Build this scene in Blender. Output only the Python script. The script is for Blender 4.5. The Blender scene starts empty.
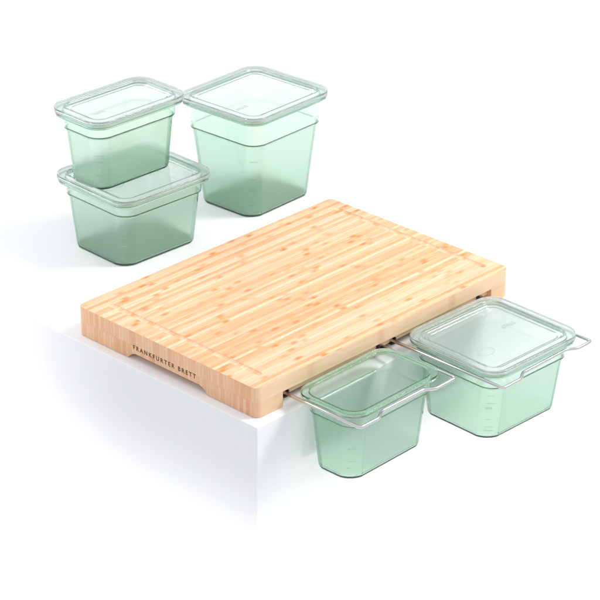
import bpy, bmesh, math, random
from mathutils import Vector, Matrix
random.seed(7)
scene = bpy.context.scene
col = scene.collection
MM = 0.001

# ------------------------------------------------------------------ camera
PITCH, YAW, FPX = 0.4604, 0.7701, 2344.7
cam_d = bpy.data.cameras.new('camera')
cam = bpy.data.objects.new('camera', cam_d)
col.objects.link(cam)
cam.location = (-1.828396, -1.8493745, 1.4591975)
fw = Vector((math.cos(PITCH) * math.cos(YAW), math.cos(PITCH) * math.sin(YAW), -math.sin(PITCH)))
cam.rotation_euler = fw.to_track_quat('-Z', 'Y').to_euler()
cam_d.sensor_width = 36.0
cam_d.lens = 36.0 * FPX / 600.0
cam_d.clip_start = 0.05
cam_d.clip_end = 60.0
scene.camera = cam

# ------------------------------------------------------------------ world: bright studio sweep below, greyer room above
world = bpy.data.worlds.new('World')
scene.world = world
world.use_nodes = True
wn = world.node_tree
wn.nodes.clear()
wo = wn.nodes.new('ShaderNodeOutputWorld')
wb = wn.nodes.new('ShaderNodeBackground')
wt = wn.nodes.new('ShaderNodeTexCoord')
ws = wn.nodes.new('ShaderNodeSeparateXYZ')
wr = wn.nodes.new('ShaderNodeValToRGB')
wm = wn.nodes.new('ShaderNodeMapRange')
wm.inputs['From Min'].default_value = -1
wm.inputs['From Max'].default_value = 1
wn.links.new(wt.outputs['Generated'], ws.inputs[0])
wn.links.new(ws.outputs['Z'], wm.inputs['Value'])
wn.links.new(wm.outputs[0], wr.inputs[0])
e = wr.color_ramp.elements
e[0].position = 0.0; e[0].color = (1.02, 1.03, 1.05, 1)
e[1].position = 0.47; e[1].color = (1.02, 1.03, 1.05, 1)
for pos, c in ((0.52, (.45, .47, .51)), (0.59, (.30, .32, .36)), (0.68, (.90, .92, .96)), (1.0, (.95, .96, 1.0))):
    k = e.new(pos); k.color = (*c, 1)
wn.links.new(wr.outputs[0], wb.inputs['Color'])
wb.inputs['Strength'].default_value = 1.0
wn.links.new(wb.outputs[0], wo.inputs[0])

# ------------------------------------------------------------------ lamps: key softbox, then added fill and washes for the white fade
def area(name, loc, target, size, power, colr=(1, 1, 1), spread=180, roll=0):
    d = bpy.data.lights.new(name, 'AREA')
    d.shape = 'RECTANGLE'; d.size = size[0]; d.size_y = size[1]
    d.energy = power; d.color = colr; d.spread = math.radians(spread)
    o = bpy.data.objects.new(name, d)
    o.location = loc
    q = (Vector(target) - Vector(loc)).to_track_quat('-Z', 'Y')
    o.rotation_euler = (q.to_matrix() @ Matrix.Rotation(math.radians(roll), 3, 'Z')).to_euler()
    col.objects.link(o)
    return o
area('softbox_key', (1.8, -1.1, 2.1), (.25, .15, 0), (.9, .9), 64, (1, .99, .97))
area('added_fill_back', (-.1, 2.5, 1.7), (.2, .45, 0), (1.6, 1.0), 26)  # added fill that keeps the tabletop behind and left white
area('added_wash_end', (-1.0, .5, -1.11), (0, .5, -1.11), (3, 1.9), 9, spread=14)  # added wash, fades the block's end face to white lower down
area('added_wash_far_end', (-1.0, 1.31, -.3), (0, 1.31, -.3), (1.8, 1.4), 4, spread=26)  # added wash, whitens the far stretch of the end face
area('added_wash_side', (.95, -1.5, -1.06), (.95, 0, -1.06), (2.6, 2), 11, spread=10, roll=5)  # added wash, blows out the block's front face below the containers

scene.view_settings.view_transform = 'Standard'
scene.view_settings.look = 'None'
scene.view_settings.gamma = 1
scene.view_settings.exposure = 0.0
scene.cycles.max_bounces = 28
scene.cycles.transmission_bounces = 28
scene.cycles.glossy_bounces = 12
scene.cycles.transparent_max_bounces = 16
scene.cycles.use_denoising = True
scene.cycles.caustics_refractive = True
scene.cycles.caustics_reflective = True
scene.cycles.sample_clamp_indirect = 6
scene.cycles.blur_glossy = 0.3

# ------------------------------------------------------------------ helpers
def mesh_obj(name, bm, mat, parent=None, smooth=True):
    bmesh.ops.recalc_face_normals(bm, faces=bm.faces)
    me = bpy.data.meshes.new(name)
    bm.to_mesh(me); bm.free()
    if mat: me.materials.append(mat)
    if smooth:
        for p in me.polygons: p.use_smooth = True
    o = bpy.data.objects.new(name, me)
    col.objects.link(o)
    if parent: o.parent = parent
    return o

def empty(name, label, cat, loc, rotz=0, group=None):
    o = bpy.data.objects.new(name, None)
    o.empty_display_size = .03
    col.objects.link(o)
    o.location = [v * MM for v in loc]; o.rotation_euler = (0, 0, rotz)
    o['label'] = label; o['category'] = cat
    if group: o['group'] = group
    return o

def rrect(w, d, r, z, b=1.0, n=9):
    """rounded rectangle; b < 1 flattens the corner towards a facet with a soft edge each side"""
    pts = []
    for sx, sy, a0 in ((1, 1, 0), (-1, 1, 90), (-1, -1, 180), (1, -1, 270)):
        cx, cy = sx * (w / 2 - r), sy * (d / 2 - r)
        A = math.radians(a0); B = math.radians(a0 + 90)
        P = (cx + r * math.cos(A), cy + r * math.sin(A)); Q = (cx + r * math.cos(B), cy + r * math.sin(B))
        corner = []
        for k in range(n + 1):
            t = k / n
            a = A + (B - A) * t
            x = (cx + r * math.cos(a)) * b + (P[0] * (1 - t) + Q[0] * t) * (1 - b)
            y = (cy + r * math.sin(a)) * b + (P[1] * (1 - t) + Q[1] * t) * (1 - b)
            corner.append((x, y))
        e = .4
        corner.insert(0, (P[0] + e * math.sin(A), P[1] - e * math.cos(A)))
        corner.append((Q[0] - e * math.sin(B), Q[1] + e * math.cos(B)))
        pts += [(x * MM, y * MM, z * MM) for x, y in corner]
    return pts

def fillet(ctrl, cuts, n=4):
    """ctrl: list of (w,d,r,z[,b]); rounds each inner control point with a quadratic curve cut mm long"""
    V = [list(c) + ([1.0] if len(c) == 4 else []) for c in ctrl]
    lerp = lambda p, q, t: [u * (1 - t) + v * t for u, v in zip(p, q)]
    out = [V[0]]
    for i in range(1, len(V) - 1):
        a, b, c = V[i - 1], V[i], V[i + 1]
        def cutpt(p, q, cut):
            L = math.hypot((p[0] - q[0]) / 2, p[3] - q[3])
            return lerp(q, p, min(cut / max(L, 1e-6), .45))
        cu = cuts[i] if isinstance(cuts, (list, tuple)) else cuts
        p0, p2 = cutpt(a, b, cu), cutpt(c, b, cu)
        for k in range(n + 1):
            t = k / n
            out.append(lerp(lerp(p0, b, t), lerp(b, p2, t), t))
    out.append(V[-1])
    return out

def shell(name, prof, mat, parent=None, inner=None, start=0):
    bm = bmesh.new()
    lay = bm.faces.layers.float.new('frost')     # matt moulded inside of the containers
    rings = [[bm.verts.new(p) for p in rrect(*q)] for q in prof]
    n = len(rings[0])
    for a, b in zip(rings[:-1], rings[1:]):
        for i in range(n):
            j = (i + 1) % n
            f = bm.faces.new((a[i], a[j], b[j], b[i]))
            if inner and rings.index(a) >= start: f[lay] = 1.0
    bm.faces.new(rings[0]); f = bm.faces.new(rings[-1])
    if inner: f[lay] = 1.0
    return mesh_obj(name, bm, mat, parent)

# ------------------------------------------------------------------ materials
def new_mat(name):
    m = bpy.data.materials.new(name); m.use_nodes = True
    m.node_tree.nodes.clear()
    out = m.node_tree.nodes.new('ShaderNodeOutputMaterial')
    return m, m.node_tree, out

def plastic(name, colr, dens, rough=.03, milk=.04):
    m, t, out = new_mat(name)
    g = t.nodes.new('ShaderNodeBsdfPrincipled')
    g.inputs['Transmission Weight'].default_value = 1 - milk
    g.inputs['IOR'].default_value = 1.5
    g.inputs['Base Color'].default_value = (.985, 1.0, .99, 1)
    nz = t.nodes.new('ShaderNodeTexNoise'); nz.inputs['Scale'].default_value = 9
    nz.inputs['Detail'].default_value = 3
    tc = t.nodes.new('ShaderNodeTexCoord')
    t.links.new(tc.outputs['Object'], nz.inputs['Vector'])
    mr = t.nodes.new('ShaderNodeMapRange')
    mr.inputs['To Min'].default_value = rough * .6; mr.inputs['To Max'].default_value = rough * 1.6
    t.links.new(nz.outputs['Fac'], mr.inputs['Value'])
    at = t.nodes.new('ShaderNodeAttribute'); at.attribute_name = 'frost'
    ad = t.nodes.new('ShaderNodeMath'); ad.operation = 'MULTIPLY_ADD'; ad.inputs[1].default_value = .26
    t.links.new(at.outputs['Fac'], ad.inputs[0]); t.links.new(mr.outputs[0], ad.inputs[2])
    t.links.new(ad.outputs[0], g.inputs['Roughness'])
    t.links.new(g.outputs[0], out.inputs['Surface'])
    v = t.nodes.new('ShaderNodeVolumeAbsorption')
    v.inputs['Color'].default_value = (*colr, 1); v.inputs['Density'].default_value = dens
    t.links.new(v.outputs[0], out.inputs['Volume'])
    return m

M_body = plastic('green_polycarbonate', (.13, .65, .33), 94, .035, .03)
M_lid = plastic('clear_polycarbonate', (.30, .58, .46), 26, .08, .09)

def simple(name, colr, rough=.5, metal=0):
    m, t, out = new_mat(name)
    g = t.nodes.new('ShaderNodeBsdfPrincipled')
    g.inputs['Roughness'].default_value = rough
    g.inputs['Metallic'].default_value = metal
    nz = t.nodes.new('ShaderNodeTexNoise'); nz.inputs['Scale'].default_value = 60
    nz.inputs['Detail'].default_value = 4
    tc = t.nodes.new('ShaderNodeTexCoord'); t.links.new(tc.outputs['Object'], nz.inputs['Vector'])
    mx = t.nodes.new('ShaderNodeMix'); mx.data_type = 'RGBA'
    mx.inputs['A'].default_value = (*[c * .97 for c in colr], 1)
    mx.inputs['B'].default_value = (*colr, 1)
    t.links.new(nz.outputs['Fac'], mx.inputs['Factor'])
    t.links.new(mx.outputs['Result'], g.inputs['Base Color'])
    t.links.new(g.outputs[0], out.inputs['Surface'])
    return m
M_white = simple('white_lacquer', (.855, .86, .866), .45)
M_steel = simple('polished_steel', (.66, .66, .67), .16, 1)
M_black = simple('black_nylon', (.02, .02, .022), .45)
M_burn = simple('burnt_engraving', (.10, .045, .02), .8)

def bamboo():
    m, t, out = new_mat('laminated_bamboo')
    N, L = t.nodes, t.links
    def math_(op, a, b=None, c=None):
        n = N.new('ShaderNodeMath'); n.operation = op
        for i, v in enumerate((a, b, c)):
            if v is None: continue
            if isinstance(v, (int, float)): n.inputs[i].default_value = v
            else: L.new(v, n.inputs[i])
        return n.outputs[0]
    def comb(x, y, z):
        n = N.new('ShaderNodeCombineXYZ')
        for i, v in enumerate((x, y, z)):
            if isinstance(v, (int, float)): n.inputs[i].default_value = v
            else: L.new(v, n.inputs[i])
        return n.outputs[0]
    def white(v):
        n = N.new('ShaderNodeTexWhiteNoise'); n.noise_dimensions = '3D'; L.new(v, n.inputs['Vector'])
        s = N.new('ShaderNodeSeparateColor'); L.new(n.outputs['Color'], s.inputs[0])
        return n.outputs['Value'], s.outputs
    def noise(v, scale, detail=3, rough=.55):
        n = N.new('ShaderNodeTexNoise'); n.inputs['Scale'].default_value = scale
        n.inputs['Detail'].default_value = detail; n.inputs['Roughness'].default_value = rough
        L.new(v, n.inputs['Vector']); return n.outputs['Fac']
    def mix(f, a, b, mode='MIX'):
        n = N.new('ShaderNodeMix'); n.data_type = 'RGBA'; n.blend_type = mode
        for k, v in (('Factor', f), ('A', a), ('B', b)):
            if isinstance(v, (int, float)): n.inputs[k].default_value = v
            elif isinstance(v, tuple): n.inputs[k].default_value = (*v, 1)
            else: L.new(v, n.inputs[k])
        return n.outputs['Result']
    def ramp(f, stops):
        n = N.new('ShaderNodeValToRGB'); L.new(f, n.inputs[0]); el = n.color_ramp.elements
        while len(el) < len(stops): el.new(.5)
        for i, (p, c) in enumerate(stops):
            el[i].position = p; el[i].color = (*c, 1)
        return n.outputs[0]
    tc = N.new('ShaderNodeTexCoord')
    sp = N.new('ShaderNodeSeparateXYZ'); L.new(tc.outputs['Object'], sp.inputs[0])
    X = math_('MULTIPLY', sp.outputs[0], 1000); Y = math_('MULTIPLY', sp.outputs[1], 1000); Z = math_('MULTIPLY', sp.outputs[2], 1000)
    layer = math_('FLOOR', math_('DIVIDE', math_('ADD', Z, -21.3 + 213), 21.3))
    # strips 6.3 mm wide, layers offset sideways, strips made of end to end lengths
    lo = math_('MULTIPLY', layer, 2.9)
    ys = math_('DIVIDE', math_('ADD', Y, lo), 5.7)
    iy = math_('FLOOR', ys); fy = math_('FRACT', ys)
    v0, c0 = white(comb(iy, layer, 3.3))
    xs = math_('DIVIDE', math_('ADD', X, math_('MULTIPLY', v0, 2000)), 2600)
    ix = math_('FLOOR', xs)
    v1, c1 = white(comb(iy, ix, layer))
    # long fibres
    fib = noise(comb(math_('MULTIPLY', X, .012), math_('ADD', Y, math_('MULTIPLY', v1, 31)), math_('MULTIPLY', Z, .10)), 1.1, 5, .65)
    fib2 = noise(comb(math_('MULTIPLY', X, .03), math_('MULTIPLY', Y, .45), math_('ADD', math_('MULTIPLY', Z, .06), math_('MULTIPLY', v1, 9))), .8, 3)
    tone = math_('ADD', math_('MULTIPLY', v1, .42), math_('ADD', math_('MULTIPLY', fib2, .45), .06))
    base = ramp(tone, [(.02, (.92, .70, .51)), (.32, (.88, .60, .40)), (.54, (.84, .505, .30)), (.76, (.745, .365, .165))])
    fc = ramp(fib, [(.30, (.84, .73, .63)), (.52, (1, 1, 1)), (.75, (1.08, 1.1, 1.14))])
    base = mix(.75, base, fc, 'MULTIPLY')
    fine = noise(comb(math_('MULTIPLY', X, .006), math_('MULTIPLY', Y, 1.3), math_('MULTIPLY', Z, .25)), 1.4, 4, .7)
    base = mix(.8, base, ramp(fine, [(.32, (.86, .74, .62)), (.5, (1, 1, 1)), (.68, (1.05, 1.13, 1.22))]), 'MULTIPLY')
    # nodes: short darker orange marks across a strip
    nx = math_('DIVIDE', math_('ADD', X, math_('MULTIPLY', c0[1], 900)), 150)
    fn = math_('FRACT', nx); inx = math_('FLOOR', nx)
    v2, c2 = white(comb(iy, inx, math_('ADD', layer, 51)))
    wob = math_('MULTIPLY', math_('SUBTRACT', noise(comb(math_('MULTIPLY', X, .1), Y, Z), .6, 2), .5), .05)
    dn = math_('ABSOLUTE', math_('ADD', math_('SUBTRACT', fn, math_('ADD', .25, math_('MULTIPLY', c2[0], .5))), wob))
    nm = N.new('ShaderNodeMapRange'); nm.interpolation_type = 'SMOOTHSTEP'
    L.new(dn, nm.inputs['Value']); nm.inputs['From Min'].default_value = .0; nm.inputs['From Max'].default_value = .075
    nm.inputs['To Min'].default_value = 1; nm.inputs['To Max'].default_value = 0
    on = math_('GREATER_THAN', v2, .22)
    nmask = math_('MULTIPLY', math_('MULTIPLY', nm.outputs[0], on), math_('ADD', .25, math_('MULTIPLY', c2[1], .75)))
    base = mix(nmask, base, (.66, .235, .06))
    # thin glue seams
    ed = math_('MINIMUM', fy, math_('SUBTRACT', 1, fy))
    sm = N.new('ShaderNodeMapRange'); L.new(ed, sm.inputs['Value'])
    sm.inputs['From Min'].default_value = .01; sm.inputs['From Max'].default_value = .085
    sm.inputs['To Min'].default_value = 1; sm.inputs['To Max'].default_value = 0
    # seams show strongest on the end grain
    ge = N.new('ShaderNodeNewGeometry'); gs = N.new('ShaderNodeSeparateXYZ'); L.new(ge.outputs['True Normal'], gs.inputs[0])
    endf = math_('ABSOLUTE', gs.outputs[0])
    seam = math_('MULTIPLY', sm.outputs[0], math_('ADD', .30, math_('MULTIPLY', endf, .52)))
    base = mix(seam, base, (.52, .27, .11))
    zseam = math_('LESS_THAN', math_('ABSOLUTE', math_('SUBTRACT', Z, 21.3)), .35)
    base = mix(math_('MULTIPLY', zseam, .35), base, (.52, .27, .11))
    # end faces tinted pinker and darker, then evened out
    base = mix(math_('MULTIPLY', endf, .55), base, mix(1.0, base, (1.06, .93, .84), 'MULTIPLY'))
    base = mix(math_('MULTIPLY', endf, .42), base, (.84, .56, .37))
    # outermost face strip on the long sides is a pale wide strip
    sidef = math_('ABSOLUTE', gs.outputs[1])
    base = mix(math_('MULTIPLY', sidef, .55), base, mix(noise(comb(math_('MULTIPLY', X, .008), Y, math_('MULTIPLY', Z, 1.1)), 1.2, 5, .65), (.80, .56, .35), (.98, .80, .58)))
    g = N.new('ShaderNodeBsdfPrincipled')
    L.new(base, g.inputs['Base Color']); g.inputs['Roughness'].default_value = .55
    g.inputs['Specular IOR Level'].default_value = .3
    bp = N.new('ShaderNodeBump'); bp.inputs['Strength'].default_value = .12; bp.inputs['Distance'].default_value = .0004
    L.new(math_('SUBTRACT', fib, math_('MULTIPLY', sm.outputs[0], .5)), bp.inputs['Height'])
    L.new(bp.outputs[0], g.inputs['Normal'])
    L.new(g.outputs[0], out.inputs['Surface'])
    return m
M_bamboo = bamboo()

# ------------------------------------------------------------------ table (white block whose corner carries the board)
TX, TY = -15.3, -14.7
def build_table():
    bm = bmesh.new()
    bmesh.ops.create_cube(bm, size=1)
    X1, Y1, Z0 = 2600, 2600, -2200
    for v in bm.verts:
        v.co = Vector(((TX if v.co.x < 0 else X1) * MM, (TY if v.co.y < 0 else Y1) * MM, (Z0 if v.co.z < 0 else 0) * MM))
    bmesh.ops.bevel(bm, geom=list(bm.edges), offset=2.2 * MM, segments=3, affect='EDGES', profile=.5)
    o = mesh_obj('table', bm, M_white)
    o['kind'] = 'structure'; o['label'] = 'plain white block table whose corner carries the bamboo board'
    return o
build_table()

# ------------------------------------------------------------------ cutting board
BL, BW, BT = 498.3, 343.4, 42.8
def solid_prism(poly, z0, z1):
    bm = bmesh.new()
    a = [bm.verts.new((x * MM, y * MM, z0 * MM)) for x, y in poly]
    b = [bm.verts.new((x * MM, y * MM, z1 * MM)) for x, y in poly]
    bm.faces.new(a); bm.faces.new(b)
    for i in range(len(poly)):
        j = (i + 1) % len(poly)
        bm.faces.new((a[i], a[j], b[j], b[i]))
    bmesh.ops.recalc_face_normals(bm, faces=bm.faces)
    return bm

def tmp(bm):
    me = bpy.data.meshes.new('cutter'); bm.to_mesh(me); bm.free()
    o = bpy.data.objects.new('cutter', me); col.objects.link(o); return o

def capsule(p, q, r, zc):
    """horizontal capsule for a routed groove"""
    bm = bmesh.new()
    p, q = Vector(p), Vector(q)
    d = (q - p).normalized(); s = Vector((-d.y, d.x, 0)); up = Vector((0, 0, 1))
    n, m = 16, 6
    rings = []
    for k in range(m, 0, -1):
        a = math.pi / 2 * k / m; rings.append((p - d * r * math.sin(a), r * math.cos(a)))
    rings += [(p, r), (q, r)]
    for k in range(1, m + 1):
        a = math.pi / 2 * k / m; rings.append((q + d * r * math.sin(a), r * math.cos(a)))
    vs = []
    for c, rad in rings:
        rad = max(rad, .02)
        vs.append([bm.verts.new(((c + s * rad * math.cos(2 * math.pi * i / n) + up * rad * math.sin(2 * math.pi * i / n)) + Vector((0, 0, zc))) * MM) for i in range(n)])
    for a, b in zip(vs[:-1], vs[1:]):
        for i in range(n):
            bm.faces.new((a[i], a[(i + 1) % n], b[(i + 1) % n], b[i]))
    bm.faces.new(vs[0]); bm.faces.new(vs[-1])
    bmesh.ops.recalc_face_normals(bm, faces=bm.faces)
    return bm

def yz_prism(poly, x0, x1):
    bm = bmesh.new()
    a = [bm.verts.new((x0 * MM, y * MM, z * MM)) for y, z in poly]
    b = [bm.verts.new((x1 * MM, y * MM, z * MM)) for y, z in poly]
    bm.faces.new(a); bm.faces.new(b)
    for i in range(len(poly)):
        j = (i + 1) % len(poly)
        bm.faces.new((a[i], a[j], b[j], b[i]))
    bmesh.ops.recalc_face_normals(bm, faces=bm.faces)
    return bm

NOTCH_Z = 22.0
def build_board():
    root = empty('cutting_board', 'thick laminated bamboo cutting board with lettering burnt into its end, on the table corner', 'cutting board', (0, 0, .4))
    r = 9
    poly = []
    for sx, sy, a0 in ((1, 1, 0), (-1, 1, 90), (-1, -1, 180), (1, -1, 270)):
        for k in range(7):
            a = math.radians(a0 + 15 * k)
            poly.append((BL / 2 + sx * (BL / 2 - r) + r * math.cos(a), BW / 2 + sy * (BW / 2 - r) + r * math.sin(a)))
    body = tmp(solid_prism(poly, 0, BT))
    cuts = []
    # drawer bay opening on the long side
    bay = []
    for (x, y) in ((47, -20), (461, -20), (461, 306), (47, 306)): bay.append((x, y))
    cuts.append(tmp(solid_prism(bay, -10, NOTCH_Z)))
    # finger recess under both short ends
    g = [(87, -5), (90, 0.0), (94, 4.5), (99, 8.2), (106, 10.2), (228, 10.2), (235, 8.2), (240, 4.5), (244, 0.0), (247, -5)]
    cuts.append(tmp(yz_prism(g, -20, 60)))
    cuts.append(tmp(yz_prism(g, BL - 50, BL + 20)))
    cuts.append(tmp(capsule((32.5, 29, 0), (32.5, 309, 0), 6.6, BT + 4.5)))
    cuts.append(tmp(capsule((BL - 22, 29, 0), (BL - 22, 309, 0), 6.6, BT + 4.5)))
    for c in cuts:
        m = body.modifiers.new('b', 'BOOLEAN'); m.operation = 'DIFFERENCE'; m.solver = 'EXACT'; m.object = c
    bv = body.modifiers.new('v', 'BEVEL'); bv.width = 1.8 * MM; bv.segments = 3; bv.limit_method = 'ANGLE'; bv.angle_limit = math.radians(50)
    bv.use_clamp_overlap = True; bv.harden_normals = False
    dg = bpy.context.evaluated_depsgraph_get()
    dg.update()
    me = bpy.data.meshes.new_from_object(body.evaluated_get(dg))
    for o in cuts + [body]:
        d = o.data; bpy.data.objects.remove(o); bpy.data.meshes.remove(d)
    me.name = 'board'
    me.materials.clear(); me.materials.append(M_bamboo)
    for p in me.polygons: p.use_smooth = True
    me.set_sharp_from_angle(angle=math.radians(32))
    b = bpy.data.objects.new('board', me); col.objects.link(b); b.parent = root
    # cross bar under the opening that the wire rails slide through
    bm = bmesh.new()
    bar_bm(bm, Vector((254, 13, 16.3)), Vector((1, 0, 0)), Vector((0, 1, 0)), Vector((0, 0, 1)), 413.9, 12, 11.3)
    bmesh.ops.bevel(bm, geom=list(bm.edges), offset=.8 * MM, segments=2, affect='EDGES')
    mesh_obj('crossbar', bm, M_bamboo, root, smooth=False)
    # burnt lettering on the left end
    cu = bpy.data.curves.new('lettering', 'FONT')
    cu.body = 'FRANKFURTER BRETT'
    cu.size = 9.0 * MM; cu.extrude = .12 * MM; cu.space_character = 1.5; cu.space_word = 1.0; cu.offset = .19 * MM
    cu.align_x = 'LEFT'; cu.align_y = 'BOTTOM_BASELINE'
    to = bpy.data.objects.new('lt', cu); col.objects.link(to)
    dg = bpy.context.evaluated_depsgraph_get()
    tm = bpy.data.meshes.new_from_object(to.evaluated_get(dg))
    bpy.data.objects.remove(to); bpy.data.curves.remove(cu)
    xs = [v.co.x for v in tm.vertices]; x0, w = min(xs), max(xs) - min(xs)
    TW = (232.5 - 112.0)
    for v in tm.vertices:
        u = (v.co.x - x0) / w * TW * MM
        v.co = Vector((-v.co.z - .03 * MM, 232.5 * MM - u, 16.4 * MM + v.co.y))
    tm.materials.clear(); tm.materials.append(M_burn)
    tm.name = 'lettering'
    t = bpy.data.objects.new('lettering', tm); col.objects.link(t); t.parent = root
    t['label'] = 'dark brown capitals burnt into the end grain'
    return root
# ------------------------------------------------------------------ containers
LW, LD, LD9 = 176.0, 163.0, 108.0       # flange size
def container_body(W, D, BWd, BDp, H, S, parent):
    t = 2.3
    rf, rb, rr = 25, 22, 21
    BWd += 4; BDp += 4
    h = [
        (BWd - 8, BDp - 8, rr - 4, -H + .0, .70),           # underside
        (BWd, BDp, rr, -H + .0, .70),
        (W - 20.5, D - 20.5, rb, -S - 1.0, .78),
        (W - 16, D - 16, rb + 1, -S, .86),
        (W - 15, D - 15, rb + 1, -3.4, .95),
        (W - 4, D - 4, rf - 1, -3.6),
        (W - 1, D - 1, rf, -6.6),
        (W + .2, D + .2, rf, 0),
        (W - 18, D - 18, rb, 0),
        (W - 20, D - 20, rb - 1, -S + 2.2),
        (W - 24.5, D - 24.5, rb - 2, -S + 1.0, .74),
        (BWd - 2 * t, BDp - 2 * t, rr - 2, -H + 2.6, .70),
        (BWd - 2 * t - 10, BDp - 2 * t - 10, rr - 7, -H + 2.6, .70),
    ]
    cuts = [0, 7, 1.0, 1.0, .8, .8, .8, 1.1, 1.6, 1.2, 1.5, 6, 0]
    o = shell('body', fillet(h, cuts, 4), M_body, parent, True, 1 + 5 * 9)
    return o

def lid(W, D, parent):
    up = [
        (W - 50, D - 50, 9, .2),
        (W - 42, D - 42, 12, .2),
        (W - 39, D - 39, 13, 1.9),
        (W - 33.5, D - 33.5, 15, 1.9),
        (W - 30, D - 30, 16, 3.5),
        (W - 25.5, D - 25.5, 18, 3.5),
        (W - 22.5, D - 22.5, 19, 6.6),
        (W + 3, D + 3, 26.5, 6.6),
        (W + 3.6, D + 3.6, 27, -1.6),
        (W + 1.4, D + 1.4, 26, -1.6),
        (W + 1.2, D + 1.2, 25.8, .25),
        (W - 2, D - 2, 25, 3.2),
        (W - 21, D - 21, 19.5, 3.2),
        (W - 24.5, D - 24.5, 17.5, 1.7),
        (W - 29, D - 29, 16, 1.7),
        (W - 32.5, D - 32.5, 14.6, .1),
        (W - 38, D - 38, 13, .1),
        (W - 41, D - 41, 11.5, -1.6),
        (W - 50, D - 50, 9, -1.6),
    ]
    cuts = [0, 1.0, 1.0, 1.0, 1.0, 1.0, 1.2, 1.6, .7, .6, .5, 1.0, 1.0, .8, .8, .8, .8, .8, 0]
    return shell('lid', fillet(up, cuts, 4), M_lid, parent)

def bar_bm(bm, c, ux, uy, uz, sx, sy, sz):
    vs = []
    for k in (-1, 1):
        for j in (-1, 1):
            for i in (-1, 1):
                vs.append(bm.verts.new((c + ux * sx * i / 2 + uy * sy * j / 2 + uz * sz * k / 2) * MM))
    for f in ((0, 1, 3, 2), (4, 6, 7, 5), (0, 4, 5, 1), (2, 3, 7, 6), (0, 2, 6, 4), (1, 5, 7, 3)):
        bm.faces.new([vs[i] for i in f])

def scale_marks(W, D, BWd, BDp, H, S, parent, ticks):
    """raised graduation ticks moulded along the front left corner of the body"""
    r0, r1 = 22.0, 21.0
    BWd += 4; BDp += 4
    def corner(z, ang):
        f = (z + H) / (H - S)                      # 0 base .. 1 step
        w = (BWd * (1 - f) + (W - 19.5) * f) / 2; d = (BDp * (1 - f) + (D - 19.5) * f) / 2; r = r1 * (1 - f) + r0 * f
        a = math.radians(180 + ang); bb = .70 + .04 * f; t = ang / 90
        x = -(w - r) + r * (math.cos(a) * bb - (1 - t) * (1 - bb)); y = -(d - r) + r * (math.sin(a) * bb - t * (1 - bb))
        return Vector((x, y, z)), Vector((math.cos(a), math.sin(a), 0))
    for (z, a0, a1, th) in ticks:
        bm = bmesh.new()
        n = 4
        for i in range(n):
            p, q = corner(z, a0 + (a1 - a0) * i / n)[0], corner(z, a0 + (a1 - a0) * (i + 1) / n)[0]
            nrm = corner(z, a0 + (a1 - a0) * (i + .5) / n)[1]
            ux = (q - p); Lg = ux.length; ux.normalize()
            bar_bm(bm, (p + q) / 2 + nrm * .35, ux, nrm, Vector((0, 0, 1)), Lg * 1.02, .35, th)
        mesh_obj('graduation_mark', bm, M_mark, parent, smooth=False)
M_mark = plastic('moulded_marks', (.10, .50, .32), 700, .2)

def ring_marks(parent, spots):
    for (cx, cy, rx, ry, kind) in spots:
        bm = bmesh.new()
        if kind == 'oval':
            n = 28
            for i in range(n):
                a, b = 2 * math.pi * i / n, 2 * math.pi * (i + 1) / n
                p, q = Vector((cx + rx * math.cos(a), cy + ry * math.sin(a), .4)), Vector((cx + rx * math.cos(b), cy + ry * math.sin(b), .4))
                ux = (q - p).normalized()
                bar_bm(bm, (p + q) / 2, ux, Vector((-ux.y, ux.x, 0)), Vector((0, 0, 1)), (q - p).length, .7, .35)
        else:
            random.seed(int(cx * 7 + cy))
            for i in range(5):
                bar_bm(bm, Vector((cx + (i - 2) * rx / 2.5, cy + random.uniform(-1, 1), .4)), Vector((1, 0, 0)), Vector((0, 1, 0)), Vector((0, 0, 1)), rx * .22, ry * random.uniform(.6, 1), .25)
        mesh_obj('moulded_emblem', bm, M_mark2, parent, smooth=False)
M_mark2 = plastic('moulded_emblem_plastic', (.3, .6, .5), 90, .2)

def make_container(label, loc, rot, W, D, BWd, BDp, H, S, has_lid, ticks, marks=(), group=None):
    c = empty('food_container', label, 'food container', (loc[0], loc[1], loc[2]), rot, group)
    def up(o, dz):
        o.location = (0, 0, dz * MM)
    b = container_body(W, D, BWd, BDp, H, S, c); up(b, H)
    scale_marks(W, D, BWd, BDp, H, S, b, ticks)
    if has_lid:
        l = lid(W, D, c); up(l, H + .15)
        if marks: ring_marks(l, marks)
    return c

GAP = .35
tk_small = [(-38, 28, 60, .8), (-50, 28, 52, .6), (-58, 30, 60, .8), (-72, 28, 52, .6), (-82, 30, 62, .8), (-92, 28, 50, .6)]
H1 = 106.0
G = 'green tinted food containers'
make_container('low green food container with clear lid, wide and squarish, at the bottom of the stack', (254.0, 507.7, GAP), -.034, LW, LD, 143.7, 119.1, H1, 24, True, tk_small,
               [(30, -10, 12, 8, 'bars'), (-40, -10, 12, 8, 'oval')], G)
make_container('narrow green food container with clear lid, standing on top of another container', (250.0, 528.5, GAP + H1 + .9), -.017, LW, LD9, 143.7, 68, H1 + 1, 25, True,
               [(-52, 25, 62, 1.0), (-56, 25, 62, .7), (-62, 25, 62, .7), (-70, 30, 50, .8), (-84, 30, 56, .8)], [(-45, -8, 10, 6, 'bars')], G)
make_container('tall deep green food container with clear lid standing behind the board', (494.3, 498.8, GAP), .044, LW, LD, 135.7, 111.1, 165.0, 44, True,
               [(-70, 28, 60, .8), (-100, 28, 52, .7), (-120, 30, 60, .8), (-145, 30, 55, .8)], [(-50, -20, 12, 7, 'bars')], G)
ZR = 26.4
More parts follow.
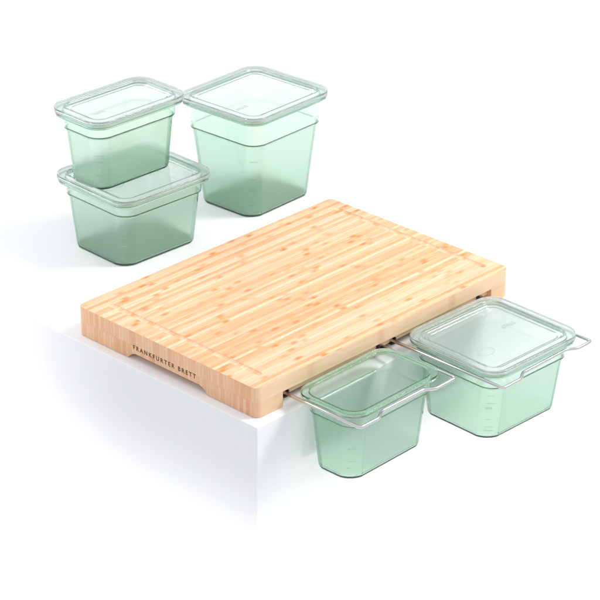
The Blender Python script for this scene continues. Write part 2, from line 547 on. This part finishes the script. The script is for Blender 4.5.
make_container('open narrow green food container without a lid, hanging off the table edge', (140.8, -64.8, ZR - 107), .012, LW, LD9, 143.7, 68, 107.0, 27, False,
               [(-60, 28, 56, .7), (-80, 30, 62, 1.0), (-90, 28, 52, .7)], (), G)
make_container('squarish green food container with clear lid, hanging off the table edge', (350.0, -95.5, ZR - 4 - 107), -.03, LW, LD, 143.7, 119.1, 107.0, 27, True,
               [(-38, 28, 52, .7), (-50, 28, 60, .8), (-58, 26, 50, 2.2), (-76, 30, 55, .7), (-88, 28, 62, .8), (-94, 28, 62, .8)],
               [(42, 10, 13, 9, 'bars'), (-38, -22, 14, 9, 'oval')], G)

build_board()

# ------------------------------------------------------------------ wire rails
def tube(pts, r, name, mat, parent, rc=6.0):
    P = [Vector(p) for p in pts]
    path = [P[0]]
    for i in range(1, len(P) - 1):
        a, b, c = P[i - 1], P[i], P[i + 1]
        cut = min(rc, (a - b).length * .45, (c - b).length * .45)
        p0 = b + (a - b).normalized() * cut; p2 = b + (c - b).normalized() * cut
        for k in range(7):
            t = k / 6; path.append(p0 * (1 - t) ** 2 + b * 2 * t * (1 - t) + p2 * t * t)
    path.append(P[-1])
    bm = bmesh.new(); rings = []; n = 14
    for i, p in enumerate(path):
        d = (path[min(i + 1, len(path) - 1)] - path[max(i - 1, 0)]).normalized()
        up = Vector((0, 0, 1)); s = d.cross(up).normalized(); u = s.cross(d)
        rings.append([bm.verts.new((p + (s * math.cos(2 * math.pi * k / n) + u * math.sin(2 * math.pi * k / n)) * r) * MM) for k in range(n)])
    for a, b in zip(rings[:-1], rings[1:]):
        for k in range(n): bm.faces.new((a[k], a[(k + 1) % n], b[(k + 1) % n], b[k]))
    bm.faces.new(rings[0]); bm.faces.new(rings[-1])
    return mesh_obj(name, bm, mat, parent)

def rail(label, x0, x1, yf, jog, ja, jb, z, yr=250):
    root = empty('wire_rail', label, 'wire rail', ((x0 + x1) / 2, yf, z), 0, 'steel wire rails carrying the hanging containers')
    off = Vector(((x0 + x1) / 2, yf, 0))
    pts = [(x0 + 0, yr, 0), (x0, yf, 0), (ja - 14, yf, 0), (ja, yf + jog, 0), (jb, yf + jog, 0), (jb + 14, yf, 0), (x1, yf, 0), (x1, yr, 0)]
    pts = [Vector(p) - off for p in pts]
    tube(pts, 2.3, 'wire', M_steel, root, 5)
    for x in (x0, x1):
        bm = bmesh.new()
        sd = 1 if x == x0 else -1
        bar_bm(bm, Vector((x + sd * 2, 108, -4.6)) - off, Vector((1, 0, 0)), Vector((0, 1, 0)), Vector((0, 0, 1)), 8.6, 212, 2.6)
        bar_bm(bm, Vector((x + sd * 5.2, 108, -.3)) - off, Vector((1, 0, 0)), Vector((0, 1, 0)), Vector((0, 0, 1)), 2.2, 212, 6.2)
        mesh_obj('slide_guide', bm, M_black, root, smooth=False)
    return root
rail('bent steel wire rail around the open container nearest the lettered end', 54.5, 237.5, -127.5, 9.5, 104, 184, 16.0)
rail('bent steel wire rail around the lidded container at the right end', 259.5, 443.5, -189, 9, 310, 401, 15.5)
